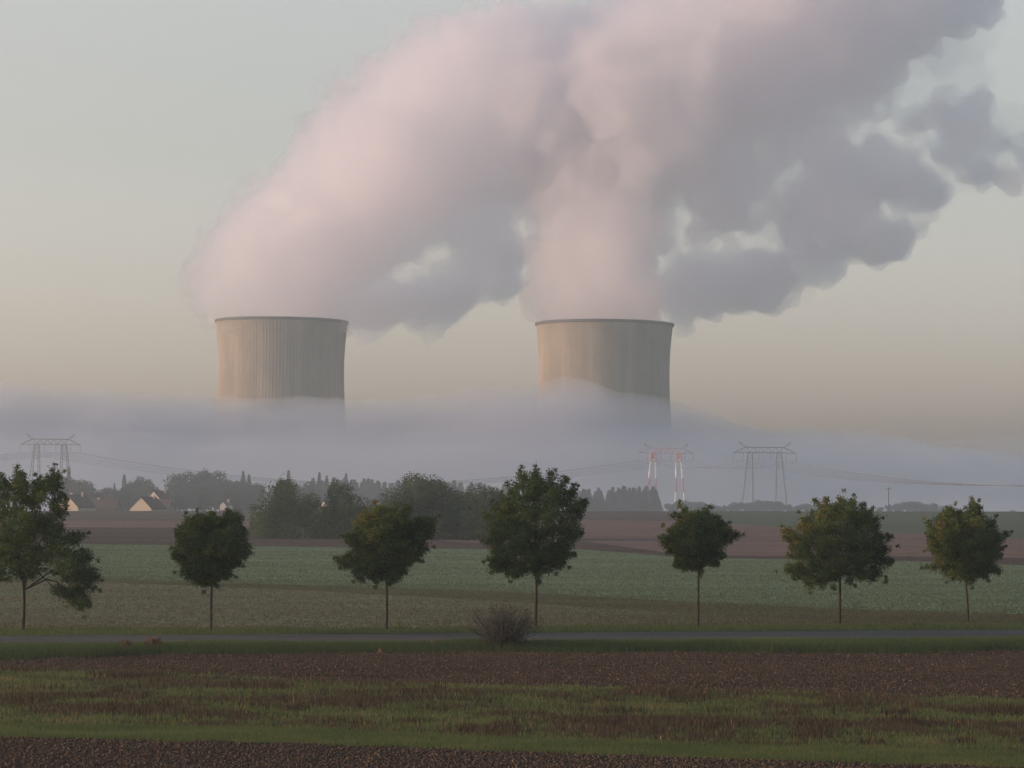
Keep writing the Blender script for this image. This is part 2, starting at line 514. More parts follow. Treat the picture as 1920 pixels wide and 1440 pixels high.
def tower(pxl, pxr, ytop, label, ribs, rib, TD=1900.0):
    K = TD / FPX
    cx = (pxl + pxr) / 2
    top = P(cx, ytop, TD)
    base = gz(top[0], TD) - 0.5
    H = top[2] - base
    rt_ = (pxr - pxl) / 2 * K
    root = empty('cooling_tower', (top[0], TD, base))
    tag(root, label, 'cooling tower', 'twin cooling towers')
    ht = H - 90 * K                       # throat
    r_th = rt_ * 0.953
    nseg, nh = ribs * 4, 60
    rows = []
    leg = 7.0
    for j in range(nh + 1):
        z = leg + (H - leg) * j / nh
        if z > ht:
            r = r_th * math.sqrt(1 + ((z - ht) / (90 * K)) ** 2 * (1 / 0.953 ** 2 - 1))
        else:
            r = r_th * math.sqrt(1 + ((ht - z) / ht) ** 2 * 0.62)
        rows.append((z, r))
    V = []; n = nseg
    for z, r in rows:
        for k in range(n):
            rr = r + (rib if k % 4 == 0 else 0.0)
            a = 2 * math.pi * k / n
            V.append((rr * math.cos(a), rr * math.sin(a), z))
    for z, r in rows:
        for k in range(n):
            a = 2 * math.pi * k / n
            V.append(((r - 0.9) * math.cos(a), (r - 0.9) * math.sin(a), z))
    m = (nh + 1) * n
    F = []
    for j in range(nh):
        for k in range(n):
            a, b, c, d_ = j * n + k, j * n + (k + 1) % n, (j + 1) * n + (k + 1) % n, (j + 1) * n + k
            F.append((a, b, c, d_)); F.append((m + d_, m + c, m + b, m + a))
    for k in range(n):
        F.append((k, m + k, m + (k + 1) % n, (k + 1) % n))
        t0 = nh * n
        F.append((t0 + k, t0 + (k + 1) % n, m + t0 + (k + 1) % n, m + t0 + k))
    mesh('shell', V, F, m_conc, root)
    # rim walkway
    V = []; F = []
    prof = [(rt_ + 0.45, H - 1.4), (rt_ + 0.8, H - 0.8), (rt_ + 0.8, H + 0.5), (rt_ + 0.5, H + 0.5), (rt_ + 0.5, H - 0.2), (rt_ - 1.4, H - 0.2), (rt_ - 1.4, H - 1.4)]
    q = 128
    for k in range(q):
        a = 2 * math.pi * k / q
        for r, z in prof: V.append((r * math.cos(a), r * math.sin(a), z))
    c = len(prof)
    for k in range(q):
        for i in range(c):
            F.append((k * c + i, ((k + 1) % q) * c + i, ((k + 1) % q) * c + (i + 1) % c, k * c + (i + 1) % c))
    mesh('rim', V, F, m_rim, root)
    # raking legs of the air inlet
    mb = MB(); rb = rows[0][1]
    for k in range(48):
        a0 = 2 * math.pi * k / 48
        for s_ in (-1, 1):
            a1 = a0 + s_ * math.pi / 48
            mb.tube([((rb + 3.5) * math.cos(a0), (rb + 3.5) * math.sin(a0), 0.2), ((rb - .4) * math.cos(a1), (rb - .4) * math.sin(a1), leg + .1)], 0.5, 5)
    mb.build('leg_ring', m_conc, root)
    return root, top


tw1, top1 = tower(405, 652, 603, 'ribbed cooling tower at left with steam spilling over its lit left rim', 120, 0.10)
tw2, top2 = tower(1005, 1262, 608, 'smoother cooling tower at right, its foot cut off by a sloping wedge of fog', 120, 0.035, 1825.0)

# ------------------------------------------------------------------ steam plumes
import bmesh


def ico(sub):
    bm = bmesh.new(); bmesh.ops.create_icosphere(bm, subdivisions=sub, radius=1)
    V = np.array([v.co[:] for v in bm.verts]); F = np.array([[v.index for v in f.verts] for f in bm.faces]); bm.free()
    return V, F


ICO = ico(2)


def plume(name, balls, mat, label, seed, voxel=2.4, back=0.0, grow=1.0, extra=True, parent=None, TD=1900.0):
    K = TD / FPX
    rg = np.random.default_rng(seed)
    C = []
    for bl in balls:
        px, py, r = bl[:3]; dy = bl[3] if len(bl) > 3 else rg.uniform(-.35, .35) * r + back * min(1, max(0, (560 - py) / 250))
        c = P(px, py, TD) + np.array([0, dy * K, 0]); rr = r * K
        C.append((c, rr * 0.84))
        if not extra: continue
        n = 34 if r > 90 else 18
        for _ in range(n):
            d = rg.normal(size=3); d /= np.linalg.norm(d)
            q = rr * rg.uniform(.18, .38)
            c2 = c + d * (rr * .98 - q * .75)
            if c2[2] - q < top1[2] - 6 and r < 1e9:
                if c2[2] - q < top1[2] - 10: continue
            C.append((c2, q))
            if q > 9:
                for _ in range(4):
                    e = rg.normal(size=3); e = e / np.linalg.norm(e) + d; e /= np.linalg.norm(e)
                    q2 = q * rg.uniform(.3, .5)
                    C.append((c2 + e * (q - .3 * q2), q2))
    V = np.concatenate([ICO[0] * (r * grow) + c for c, r in C]); n0 = len(ICO[0])
    F = (np.arange(len(C))[:, None, None] * n0 + ICO[1][None]).reshape(-1, 3)
    o = mesh(name, V, F, mat, parent)
    md = o.modifiers.new('r', 'REMESH'); md.mode = 'VOXEL'; md.voxel_size = voxel; md.use_smooth_shade = True
    for k, (sz, st) in enumerate(((46, 16), (20, 22), (9, 12))):
        tx = bpy.data.textures.new('billow%d' % k, 'CLOUDS'); tx.noise_scale = sz; tx.noise_depth = 2
        dm = o.modifiers.new('d%d' % k, 'DISPLACE'); dm.texture = tx; dm.strength = st; dm.mid_level = 0.5
        dm.texture_coords = 'GLOBAL'
    md = o.modifiers.new('r2', 'REMESH'); md.mode = 'VOXEL'; md.voxel_size = voxel; md.use_smooth_shade = True
    # freeze the shape into a plain mesh
    dg = bpy.context.evaluated_depsgraph_get()
    me = bpy.data.meshes.new_from_object(o.evaluated_get(dg))
    o.modifiers.clear(); old = o.data; o.data = me; bpy.data.meshes.remove(old)
    me.name = name
    if parent is None: tag(o, label, 'steam plume', kind='stuff')
    return o


m_steam = volmat('steam', 0.052, (0.978, 0.970, 0.982), 0.76)
def inpoly(pts, x, y):
    c = np.zeros(len(x), bool); n = len(pts)
    for i in range(n):
        x1, y1 = pts[i]; x2, y2 = pts[(i + 1) % n]
        if y1 == y2: continue
        t = ((y1 > y) != (y2 > y)) & (x < (x2 - x1) * (y - y1) / (y2 - y1) + x1)
        c ^= t
    return c


def edge_dist(pts, x, y):
    d = np.full(len(x), 1e9); n = len(pts)
    for i in range(n):
        a = np.array(pts[i], float); b = np.array(pts[(i + 1) % n], float); ab = b - a
        t = np.clip(((x - a[0]) * ab[0] + (y - a[1]) * ab[1]) / (ab @ ab), 0, 1)
        d = np.minimum(d, np.hypot(x - a[0] - t * ab[0], y - a[1] - t * ab[1]))
    return d


def puffs(poly, n, r0, r1, holes, seed, gap=10):
    rg = np.random.default_rng(seed); pa = np.array(poly, float); out = []
    while len(out) < n:
        x, y = rg.uniform(*(pa[:, 0].min(), pa[:, 0].max())), rg.uniform(pa[:, 1].min(), pa[:, 1].max())
        if not inpoly(poly, np.array([x]), np.array([y]))[0]: continue
        r = rg.uniform(r0, r1)
        if any(math.hypot(x - a, y - b) < r + gap * .6 for a, b in holes): continue
        if edge_dist(poly, np.array([x]), np.array([y]))[0] < r * .5: continue
        out.append((x, y, r, rg.uniform(30, 190)))
    return out


L_BALLS = [(405, 540, 62), (425, 490, 45), (650, 175, 42), (705, 135, 48), (575, 320, 38), (830, 62, 50), (1050, 35, 50), (528, 590, 118, 0), (470, 545, 112), (455, 500, 85), (590, 545, 95), (500, 470, 105),
           (560, 420, 120), (610, 470, 115), (620, 365, 105), (680, 430, 110), (660, 390, 130), (700, 310, 145), (760, 220, 138), (760, 350, 140), (830, 150, 120), (850, 240, 150), (950, 130, 130),
           (1010, 110, 110), (900, 310, 130), (980, 250, 160), (1080, 160, 150)]
L_BALLS += puffs([(640, 540), (655, 612), (760, 608), (860, 590), (905, 552), (1000, 548), (1000, 380), (900, 370), (790, 410), (700, 480)], 78, 22, 50, [(800, 488), (832, 470), (922, 400), (760, 500)], 61)
rgp = np.random.default_rng(77)
EDGE = [(372, 560), (356, 525), (375, 475), (425, 425), (455, 385), (510, 340), (550, 305), (600, 300), (640, 262), (628, 200), (660, 150), (705, 115), (760, 100), (800, 55), (860, 42), (920, 30), (980, 5), (1060, 10), (1110, 50)]
for k_ in range(len(EDGE) - 1):
    for q_ in (0, .33, .66):
        ex = EDGE[k_][0] + (EDGE[k_ + 1][0] - EDGE[k_][0]) * q_; ey = EDGE[k_][1] + (EDGE[k_ + 1][1] - EDGE[k_][1]) * q_
        r_ = rgp.uniform(20, 44)
        L_BALLS.append((ex + r_ * .4 + rgp.uniform(-8, 10), ey + r_ * .35 + rgp.uniform(-8, 10), r_, rgp.uniform(-60, 120)))
R_BALLS = [(1132, 590, 118, 0), (1120, 540, 128), (1125, 470, 132), (1120, 390, 140), (1150, 300, 165), (1200, 220, 180), (1270, 130, 180), (1360, 60, 190), (1480, 0, 190), (1620, -40, 190), (1350, 250, 110),
           (1470, 150, 120), (1580, 110, 115), (1760, -60, 150)]
R_BALLS += puffs([(1235, 500), (1262, 612), (1330, 602), (1420, 578), (1520, 540), (1580, 495), (1700, 472), (1790, 430), (1800, 330), (1740, 290), (1610, 200), (1450, 250), (1300, 320), (1230, 400)], 230, 20, 52,
                 [(1272, 410), (1400, 440), (1300, 462), (1505, 298), (1640, 232), (1450, 432), (1690, 380)], 62)
R_BALLS += puffs([(1680, 200), (1740, 165), (1840, 150), (1940, 190), (1990, 340), (1880, 362), (1800, 290), (1700, 250)], 44, 18, 44, [(1790, 330)], 63)
R_BALLS += [(1560, 455, 50, 110), (1330, 545, 55, 80), (1420, 510, 60, 130), (1500, 390, 60, 140), (1620, 420, 50, 120), (1370, 370, 55, 110), (1600, 320, 50, 130)]
lp = plume('steam_plume', L_BALLS, m_steam, 'pink tinged steam plume billowing from the left tower towards the upper right', 3)
rp = plume('steam_plume', R_BALLS, m_steam, 'steam plume rising from the right tower, with a blue grey underside', 5, TD=1825.0, back=140.0)
m_veil = volmat('thin_steam', 0.008, (0.955, 0.962, 0.99), 0.6)  # blue absorbing tint puts the sky-lit grey of thin plume edges into the colour
wide_ = lambda B: [(b[0] + (-4 if b[0] < 1000 else 2), b[1] - 5, b[2] * 1.12) + tuple(b[3:]) for b in B if b[1] + b[2] * .9 < 600]
plume('thin_steam', wide_(L_BALLS) + [(800, 480, 70), (740, 510, 60), (880, 500, 50), (960, 500, 50), (700, 570, 52), (780, 575, 42), (640, 165, 50), (425, 540, 66), (385, 545, 40)],
      m_veil, None, 8, voxel=3.2, parent=lp)
plume('thin_steam', wide_(R_BALLS) + [(1300, 430, 60), (1420, 430, 70), (1560, 250, 80), (1500, 320, 70), (1650, 240, 60), (1720, 150, 70), (1820, 100, 80), (1750, 330, 60),
       (1840, 320, 45), (1640, 380, 60), (1900, 230, 80), (1400, 540, 50), (1500, 500, 55)], m_veil, None, 9, voxel=3.2, parent=rp, TD=1825.0, back=140.0)

# ------------------------------------------------------------------ fog bank
FOG = [(-900, 745), (0, 752), (200, 768), (400, 784), (550, 784), (650, 780), (800, 762), (950, 741), (1040, 738), (1100, 748), (1170, 778), (1260, 800),
       (1340, 826), (1500, 866), (1700, 892), (1920, 903), (2900, 912)]
m_fog = volmat('fog', 0.036, (0.71, 0.745, 0.81), 0.5)  # albedo kept low: the bank's shade from the sun is put into its colour
fx = np.linspace(-900, 900, 260); fy = np.linspace(1400, 1800, 70)
V = []
for y in fy:
    s_ = (y - 1640) / (240 if y < 1640 else 160)
    prof = max(0.0, 1 - abs(s_)) ** 1.75
    for x in fx:
        px = 960 + x / 1640 * FPX
        top = P(px, np.interp(px, [p[0] for p in FOG], [p[1] for p in FOG]), 1640)[2] + 15
        z0 = gz(x, y) + 0.3
        nz = noise.fractal(Vector((x / 90, y / 90, 0.5)), 0.6, 2, 4) * 7 + noise.fractal(Vector((x / 300, y / 200, 3.5)), 0.6, 2, 3) * 8
        e = min(1, (900 - abs(x)) / 100 + 0.01)
        V.append((x, y, z0 + 0.5 + max(0, (top - z0) * prof * e + nz * prof)))
nt_ = len(V)
V += [(v[0], v[1], gz(v[0], v[1]) + 0.3) for v in V]
nx, ny = len(fx), len(fy)
F = []
for j in range(ny - 1):
    for i in range(nx - 1):
        a = j * nx + i
        F.append((a, a + 1, a + nx + 1, a + nx)); F.append((nt_ + a + nx, nt_ + a + nx + 1, nt_ + a + 1, nt_ + a))
for i in range(nx - 1):
    F.append((i, nt_ + i, nt_ + i + 1, i + 1)); a = (ny - 1) * nx + i
    F.append((a + 1, nt_ + a + 1, nt_ + a, a))
for j in range(ny - 1):
    a = j * nx; F.append((a, a + nx, nt_ + a + nx, nt_ + a))
    a = j * nx + nx - 1; F.append((a + nx, a, nt_ + a, nt_ + a + nx))
tag(mesh('fog', V, F, m_fog, shade=True), 'lilac grey fog bank lying in front of the tower feet', 'fog', kind='stuff')

# thin ground mist between the village and the fog bank
m_mist = volmat('mist_air', 0.0010, (0.70, 0.81, 0.93), 0.4)
V = []; F = []
mx_ = np.linspace(-880, 880, 90); my = np.linspace(985, 1400, 30)
for y in my:
    for x in mx_:
        e = min(1, (y - 984) / 60)
        V.append((x, y, gz(x, y) + .6 + 34 * e ** .8 + 5 * noise.fractal(Vector((x / 120, y / 120, 8)), .6, 2, 3) * e))
nt_ = len(V); V += [(v[0], v[1], gz(v[0], v[1]) + .35) for v in V]
nx, ny = len(mx_), len(my)
for j in range(ny - 1):
    for i in range(nx - 1):
        a = j * nx + i
        F.append((a, a + 1, a + nx + 1, a + nx)); F.append((nt_ + a + nx, nt_ + a + nx + 1, nt_ + a + 1, nt_ + a))
for i in range(nx - 1):
    F.append((i, nt_ + i, nt_ + i + 1, i + 1)); a = (ny - 1) * nx + i
    F.append((a + 1, nt_ + a + 1, nt_ + a, a))
for j in range(ny - 1):
    a = j * nx; F.append((a, a + nx, nt_ + a + nx, nt_ + a))
    a = j * nx + nx - 1; F.append((a + nx, a, nt_ + a, nt_ + a + nx))
tag(mesh('mist', V, F, m_mist, shade=True), 'thin ground mist over the village and the far wood', 'mist', kind='stuff')

# ------------------------------------------------------------------ trees
def leaf_mesh(name, C, size, tint, mat, parent, flat=0.5, rg=rng):
    n = len(C)
    nrm = rg.normal(size=(n, 3)); nrm[:, 2] = np.abs(nrm[:, 2]) + flat; nrm /= np.linalg.norm(nrm, axis=1)[:, None]
    t = np.cross(nrm, rg.normal(size=(n, 3))); t /= np.linalg.norm(t, axis=1)[:, None]
    b = np.cross(nrm, t)
    s = (size * rg.uniform(.6, 1.25, n))[:, None]
    V = np.stack([C - t * s * .5, C + b * s * .42 - nrm * s * .08, C + t * s * .55 - nrm * s * .12, C - b * s * .42 - nrm * s * .08], 1)
    F = np.arange(n * 4).reshape(n, 4)
    return mesh(name, V.reshape(-1, 3), F, mat, parent, attr=np.repeat(np.clip(tint, 0, 1), 4))


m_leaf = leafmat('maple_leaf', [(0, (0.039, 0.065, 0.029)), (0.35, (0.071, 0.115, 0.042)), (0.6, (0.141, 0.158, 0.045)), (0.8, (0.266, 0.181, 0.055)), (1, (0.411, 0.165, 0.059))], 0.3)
m_bark = noisy('bark', [(0.3, (0.030, 0.025, 0.020)), (0.7, (0.060, 0.050, 0.040))], 3, (1, 1, 0.3), fine=20, bump=0.01)

TREES = [
    # polygon, trunk base, crown foot, warm tint, label
    ([(-80, 950), (-40, 905), (0, 885), (10, 900), (22, 882), (33, 870), (42, 892), (58, 902), (70, 888), (82, 890), (95, 900), (103, 872), (116, 884), (118, 905), (126, 932), (118, 950), (122, 975), (112, 988),
      (140, 1008), (165, 998), (158, 1022), (180, 1048), (190, 1088), (186, 1105), (168, 1118), (174, 1138), (160, 1148), (138, 1132), (124, 1108), (104, 1088), (92, 1074), (70, 1082), (45, 1094), (0, 1096), (-55, 1110), (-100, 1050)],
     (43, 1185), (45, 1090), 0.22, 'largest roadside tree, cut by the left edge, with a low drooping branch'),
    ([(312, 1035), (330, 1015), (326, 990), (345, 978), (348, 962), (362, 966), (368, 957), (385, 962), (400, 957), (412, 962), (430, 950), (445, 962), (452, 960), (462, 990), (466, 1010), (474, 1035), (452, 1048), (455, 1060), (438, 1068), (440, 1082), (405, 1100), (380, 1106), (345, 1088), (333, 1070), (342, 1055), (325, 1045)],
     (396, 1183), (397, 1098), 0.36, 'small round green tree, second in the roadside row'),
    ([(625, 1050), (650, 1030), (640, 1002), (660, 995), (662, 975), (680, 950), (690, 955), (700, 938), (720, 948), (740, 943), (752, 950), (771, 937), (765, 962), (778, 972), (800, 965), (821, 970), (818, 985), (798, 1000), (800, 1012), (812, 1026), (785, 1028), (795, 1048), (775, 1058), (762, 1080), (735, 1100), (718, 1090), (700, 1098), (685, 1085), (665, 1092), (655, 1070), (635, 1062)],
     (725, 1182), (725, 1085), 0.55, 'rusty green tree with a branch jutting out to the right'),
    ([(900, 1010), (912, 995), (905, 962), (920, 965), (922, 942), (937, 938), (935, 920), (948, 918), (950, 900), (962, 902), (975, 874), (988, 888), (1006, 871), (1018, 888), (1038, 877), (1036, 900), (1046, 905), (1062, 890), (1062, 912), (1072, 918), (1080, 905), (1088, 935), (1106, 932), (1100, 958), (1094, 975), (1098, 1000), (1085, 1012), (1080, 1038), (1072, 1045), (1072, 1062), (1045, 1065), (1048, 1076), (1025, 1078), (1012, 1092), (990, 1080), (960, 1092), (945, 1078), (920, 1076), (905, 1055), (912, 1035)],
     (1004, 1178), (1006, 1078), 0.18, 'tall dense dark green tree in the middle of the row'),
    ([(1232, 1005), (1255, 1000), (1246, 985), (1265, 978), (1262, 958), (1275, 960), (1272, 942), (1292, 950), (1302, 955), (1318, 948), (1334, 944), (1330, 962), (1352, 962), (1350, 975), (1366, 978), (1375, 992), (1394, 998), (1368, 1012), (1360, 1028), (1364, 1045), (1342, 1048), (1350, 1062), (1322, 1064), (1310, 1080), (1298, 1070), (1280, 1072), (1262, 1066), (1264, 1045), (1244, 1030)],
     (1309, 1175), (1310, 1068), 0.48, 'small sparse tree with fanned twigs, just right of the red and white pylon'),
    ([(1460, 990), (1492, 990), (1490, 965), (1508, 968), (1520, 952), (1526, 934), (1545, 928), (1552, 938), (1575, 922), (1590, 935), (1598, 928), (1612, 944), (1622, 938), (1622, 958), (1638, 952), (1640, 970), (1655, 968), (1648, 990), (1675, 1003), (1664, 1015), (1680, 1026), (1668, 1036), (1684, 1056), (1656, 1062), (1668, 1084), (1645, 1080), (1640, 1092), (1600, 1100), (1592, 1085), (1575, 1080), (1562, 1100), (1550, 1104), (1520, 1111), (1500, 1090), (1475, 1085), (1488, 1072), (1460, 1070), (1468, 1045), (1478, 1020), (1466, 1008)],
     (1574, 1172), (1575, 1085), 0.60, 'wide bushy tree turning orange brown on top, second from the right'),
    ([(1730, 972), (1745, 975), (1758, 962), (1772, 944), (1785, 946), (1792, 962), (1806, 948), (1812, 952), (1825, 929), (1838, 935), (1844, 955), (1868, 965), (1862, 985), (1880, 990), (1897, 997), (1882, 1012), (1890, 1022), (1872, 1034), (1884, 1045), (1862, 1056), (1880, 1075), (1850, 1082), (1855, 1092), (1835, 1090), (1820, 1100), (1795, 1092), (1778, 1090), (1760, 1074), (1730, 1063), (1752, 1050), (1738, 1030), (1734, 1005), (1740, 990)],
     (1815, 1168), (1811, 1092), 0.50, 'spiky dark tree with a bent thin trunk, last of the row on the right'),
]


def make_tree(poly, basep, foot, warm, label, seed):
    rg = np.random.default_rng(seed)
    D = hit(basep[0], basep[1] - yhor(basep[0]))
    b = P(basep[0], basep[1], D); b[2] = gz(b[0], b[1])
    root = empty('roadside_tree', tuple(b)); tag(root, label, 'tree', 'young trees along the road')
    f = P(foot[0], foot[1], D) - b
    k = D / FPX
    pa = np.array(poly, float); x0, y0 = pa.min(0); x1, y1 = pa.max(0)
    cxp, cyp = pa.mean(0); rad = (x1 - x0 + y1 - y0) / 4
    # clump centres inside the outline
    N = 290
    X = rg.uniform(x0, x1, 6000); Y = rg.uniform(y0, y1, 6000)
    ok = inpoly(poly, X, Y); X, Y = X[ok], Y[ok]; ed = edge_dist(poly, X, Y)
    keep = ed > 7; X, Y, ed = X[keep][:N], Y[keep][:N], ed[keep][:N]
    w_ = np.sqrt(np.clip(1 - (1 - np.clip(ed / rad, 0, 1)) ** 2, 0, 1)) * rad * k * 1.05
    dep = rg.uniform(-1, 1, len(X)) * w_
    cl = [P(x, y, D + d) - b for x, y, d in zip(X, Y, dep)]
    cr = [(0.20 + 0.16 * rg.random()) * (1.25 if e > 20 else 0.85) for e in ed]
    # pointed sprays along the outline
    n = len(poly); area = 0.5 * sum(poly[i][0] * poly[(i + 1) % n][1] - poly[(i + 1) % n][0] * poly[i][1] for i in range(n))
    sgn = 1 if area > 0 else -1
    sprays = []
    for i in range(n):
        p0, p1, p2 = (np.array(poly[j % n], float) for j in (i - 1, i, i + 1))
        cr_ = (p1[0] - p0[0]) * (p2[1] - p1[1]) - (p1[1] - p0[1]) * (p2[0] - p1[0])
        if cr_ * sgn > 60:
            c = np.array([foot[0], foot[1]]) * .45 + np.array([cxp, cyp]) * .55
            d = (p1 - c); L_ = np.linalg.norm(d); d /= L_
            dd = rg.uniform(-.35, .35) * rad * k * .6
            for q in np.linspace(0, min(34, L_ * .5), 6):
                pp = p1 - d * (q + 3)
                sprays.append((P(pp[0] + rg.normal(0, 3.5), pp[1] + rg.normal(0, 3.5), D + dd) - b, 0.13 + q * 0.0085))
    C = []; T = []
    for c, r in list(zip(cl, cr)):
        m = int(125 * (r / 0.28) ** 2)
        g = rg.normal(size=(m, 3)) * r * np.array([.62, .62, .5])
        C.append(c + g); T.append(np.full(m, rg.normal(0, .10)))
    for c, r in sprays:
        m = int(14 + 100 * (r / .25) ** 2)
        C.append(c + rg.normal(size=(m, 3)) * r * .55); T.append(np.full(m, rg.normal(.03, .08)))
    C = np.concatenate(C); T = np.concatenate(T)
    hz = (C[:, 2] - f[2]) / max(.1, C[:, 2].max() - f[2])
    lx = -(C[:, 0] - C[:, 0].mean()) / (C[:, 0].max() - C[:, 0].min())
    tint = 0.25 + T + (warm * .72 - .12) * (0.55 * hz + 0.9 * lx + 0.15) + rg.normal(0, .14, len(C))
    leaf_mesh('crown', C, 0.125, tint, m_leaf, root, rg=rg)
    # trunk and limbs
    mb = MB()
    tr = 0.075 * (1.25 if rad > 95 else 1)
    mid = np.array([f[0] * .5 + rg.uniform(-.05, .05), 0, f[2] * .5])
    topc = P(cxp * .5 + foot[0] * .5, y0 + (y1 - y0) * .18, D) - b
    mb.tube([(0, 0, -.15), (0, 0, .12), tuple(mid), tuple(f)], [tr * 1.5, tr * 1.15, tr, tr * .9], 8)
    mb.tube([tuple(f), tuple(f * .6 + topc * .4), tuple(topc)], [tr * .9, tr * .55, tr * .15], 6)
    lim = rg.choice(len(cl), size=min(34, len(cl)), replace=False)
    for i in lim:
        c = cl[i]; t = rg.uniform(0, .45); s0 = f * (1 - t) + (f * .4 + topc * .6) * t
        m1 = s0 + (c - s0) * .5 + np.array([0, 0, -.12 * abs(c[0] - s0[0])])
        mb.tube([tuple(s0), tuple(m1), tuple(c)], [tr * .38, tr * .24, tr * .08], 5)
    if seed == 100:
        pts = [P(x, y, D) - b for x, y in ((46, 1105), (62, 1098), (88, 1086), (108, 1092), (130, 1112), (150, 1130))]
        mb.tube([tuple(p) for p in pts], [.06, .055, .05, .04, .03, .012], 6)
        pts = [P(x, y, D) - b for x, y in ((55, 1100), (100, 1068), (130, 1060), (165, 1060))]
        mb.tube([tuple(p) for p in pts], [.05, .045, .03, .015], 6)
    mb.build('trunk', m_bark, root, shade=True)
    return root


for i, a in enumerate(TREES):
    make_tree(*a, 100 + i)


def soft_crown(rg, rx, ry, h0, h1, n, clump, lumps=9):
    """leaf positions of a broadleaf crown: a few uneven lobes filled with clumps"""
    C = []
    lobes = [(rg.uniform(-.55, .55) * rx, rg.uniform(-.5, .5) * ry, h0 + (h1 - h0) * rg.uniform(.2, .78), rg.uniform(.35, .6)) for _ in range(lumps)]
    lobes.append((0, 0, h0 + (h1 - h0) * .55, .72))
    for x, y, z, s_ in lobes:
        m = n // len(lobes)
        d = rg.normal(size=(m, 3)); d /= np.linalg.norm(d, axis=1)[:, None]
        q = rg.uniform(.25, 1, m) ** .5
        C.append(np.array([x, y, z]) + d * (q * s_)[:, None] * np.array([rx, ry, (h1 - h0) * .5]))
    C = np.concatenate(C)
    return C + rg.normal(size=C.shape) * clump


m_bush = leafmat('hedge_leaf', [(0, (0.039, 0.063, 0.034)), (0.5, (0.067, 0.100, 0.048)), (1, (0.129, 0.128, 0.065))], 0.2)
m_con = leafmat('conifer_needle', [(0, (0.018, 0.028, 0.020)), (1, (0.034, 0.046, 0.030))], 0.1)


def broad(name, px, ybase, ytop, wpx, D, label, group, seed, n=5200, leaf=0.34, sparse=1.0, mat=None, z0=None, low=0.12):
    rg = np.random.default_rng(seed)
    b = P(px, ybase, D); b[2] = gz(b[0], D) if z0 is None else z0
    top = P(px, ytop, D)[2] - b[2]
    rx = wpx * D / FPX / 2
    root = empty(name, tuple(b)); tag(root, label, 'tree' if 'tree' in name else 'bush', group)
    C = soft_crown(rg, rx, rx * .9, top * low, top * .97, int(n * sparse), leaf * .45)
    if low < .1:                                   # foliage down to the ground
        m = int(n * sparse * .5); a = rg.uniform(0, 6.283, m); q = rg.uniform(.2, 1, m) ** .5
        C = np.concatenate([C, np.stack([np.cos(a) * q * rx * 1.05, np.sin(a) * q * rx * .9, rg.uniform(.1, top * .5, m)], -1)])
    zmax = C[:, 2].max(); C[:, 2] *= top / zmax; C = C[C[:, 2] > .1]
    tint = .35 + rg.normal(0, .16, len(C)) + .15 * (C[:, 2] / top) + .12 * np.sin(C[:, 0] * 1.1 + seed)
    leaf_mesh('crown', C, leaf, tint, mat or m_bush, root, rg=rg)
    mb = MB()
    mb.tube([(0, 0, -.3), (.1, 0, top * .35), (0, 0, top * .8)], [top * .022, top * .016, top * .004], 6)
    for _ in range(9):
        a = rg.uniform(0, 6.3); s0 = top * rg.uniform(.15, .45)
        mb.tube([(0.05, 0, s0), (math.cos(a) * rx * .3, math.sin(a) * rx * .3, s0 + top * .16), (math.cos(a) * rx * .7, math.sin(a) * rx * .7, s0 + top * .28)],
                [top * .010, top * .007, top * .002], 5)
    mb.build('trunk', m_bark, root)
    return root


# clump of trees and thicket in the middle distance
G = 'trees and bushes of the thicket in the fields'
MID = [('tree', 515, 1003, 888, 92, 1.0, 'slender open crowned tree at the left end of the thicket'),
       ('bush', 500, 1004, 955, 60, .7, 'low round bush at the left foot of the thicket'),
       ('bush', 572, 1006, 920, 78, .8, 'grey green bush right of the open crowned tree'),
       ('tree', 636, 1008, 895, 62, .55, 'thin feathery tree rising between thicket bushes'),
       ('bush', 622, 1010, 945, 90, .9, 'dense bush below the thin feathery tree'),
       ('bush', 680, 1012, 925, 84, .9, 'bush between the feathery tree and the big domed tree'),
       ('tree', 755, 1016, 912, 120, 1.0, 'left shoulder tree of the big dome'),
       ('tree', 805, 1018, 883, 140, 1.5, 'highest domed tree of the thicket'),
       ('tree', 858, 1019, 912, 100, 1.1, 'tree sloping down right of the highest dome'),
       ('bush', 905, 1019, 905, 86, 1.1, 'bush half behind the tall dark roadside tree'),
       ('bush', 955, 1019, 940, 90, 1.0, 'bush seen behind the tall dark roadside tree')]
for i, (nm, px, yb, yt, wd, sp, lb) in enumerate(MID):
    D = 500 + (i % 3) * 9
    broad('thicket_' + nm, px, yb, yt, wd, D, lb, G, 300 + i, n=7000, leaf=.36, sparse=sp, low=.02)

# prototypes for the distant trees, copied
def copy_tree(src, loc, rz, s, label=None):
    r = src.copy(); COL.objects.link(r); r.location = loc; r.rotation_euler = (0, 0, rz); r.scale = s
    if label: r['label'] = label
    for ch in list(src.children):
        c = ch.copy(); COL.objects.link(c); c.parent = r
    return r


def make_conifer(seed):
    rg = np.random.default_rng(seed)
    root = empty('conifer_tree', (0, 0, 0))
    h = 12.0; C = []
    for j in range(26):
        z = 1.0 + (h - 1.2) * j / 26; rr = (h - z) * .15 * rg.uniform(.6, 1.3) + .12
        m = int(60 + 90 * rr)
        a = rg.uniform(0, 6.283, m); q = rg.uniform(.1, 1, m) ** .6 * rr
        C.append(np.stack([np.cos(a) * q, np.sin(a) * q, z - q * .25 + rg.normal(0, .15, m)], -1))
    C = np.concatenate(C)
    leaf_mesh('crown', C, .42, .5 + rg.normal(0, .2, len(C)), m_con, root, rg=rg)
    mb = MB(); mb.tube([(0, 0, -.5), (0, 0, h * .5), (0, 0, h)], [.22, .14, .03], 6); mb.build('trunk', m_bark, root)
    return root


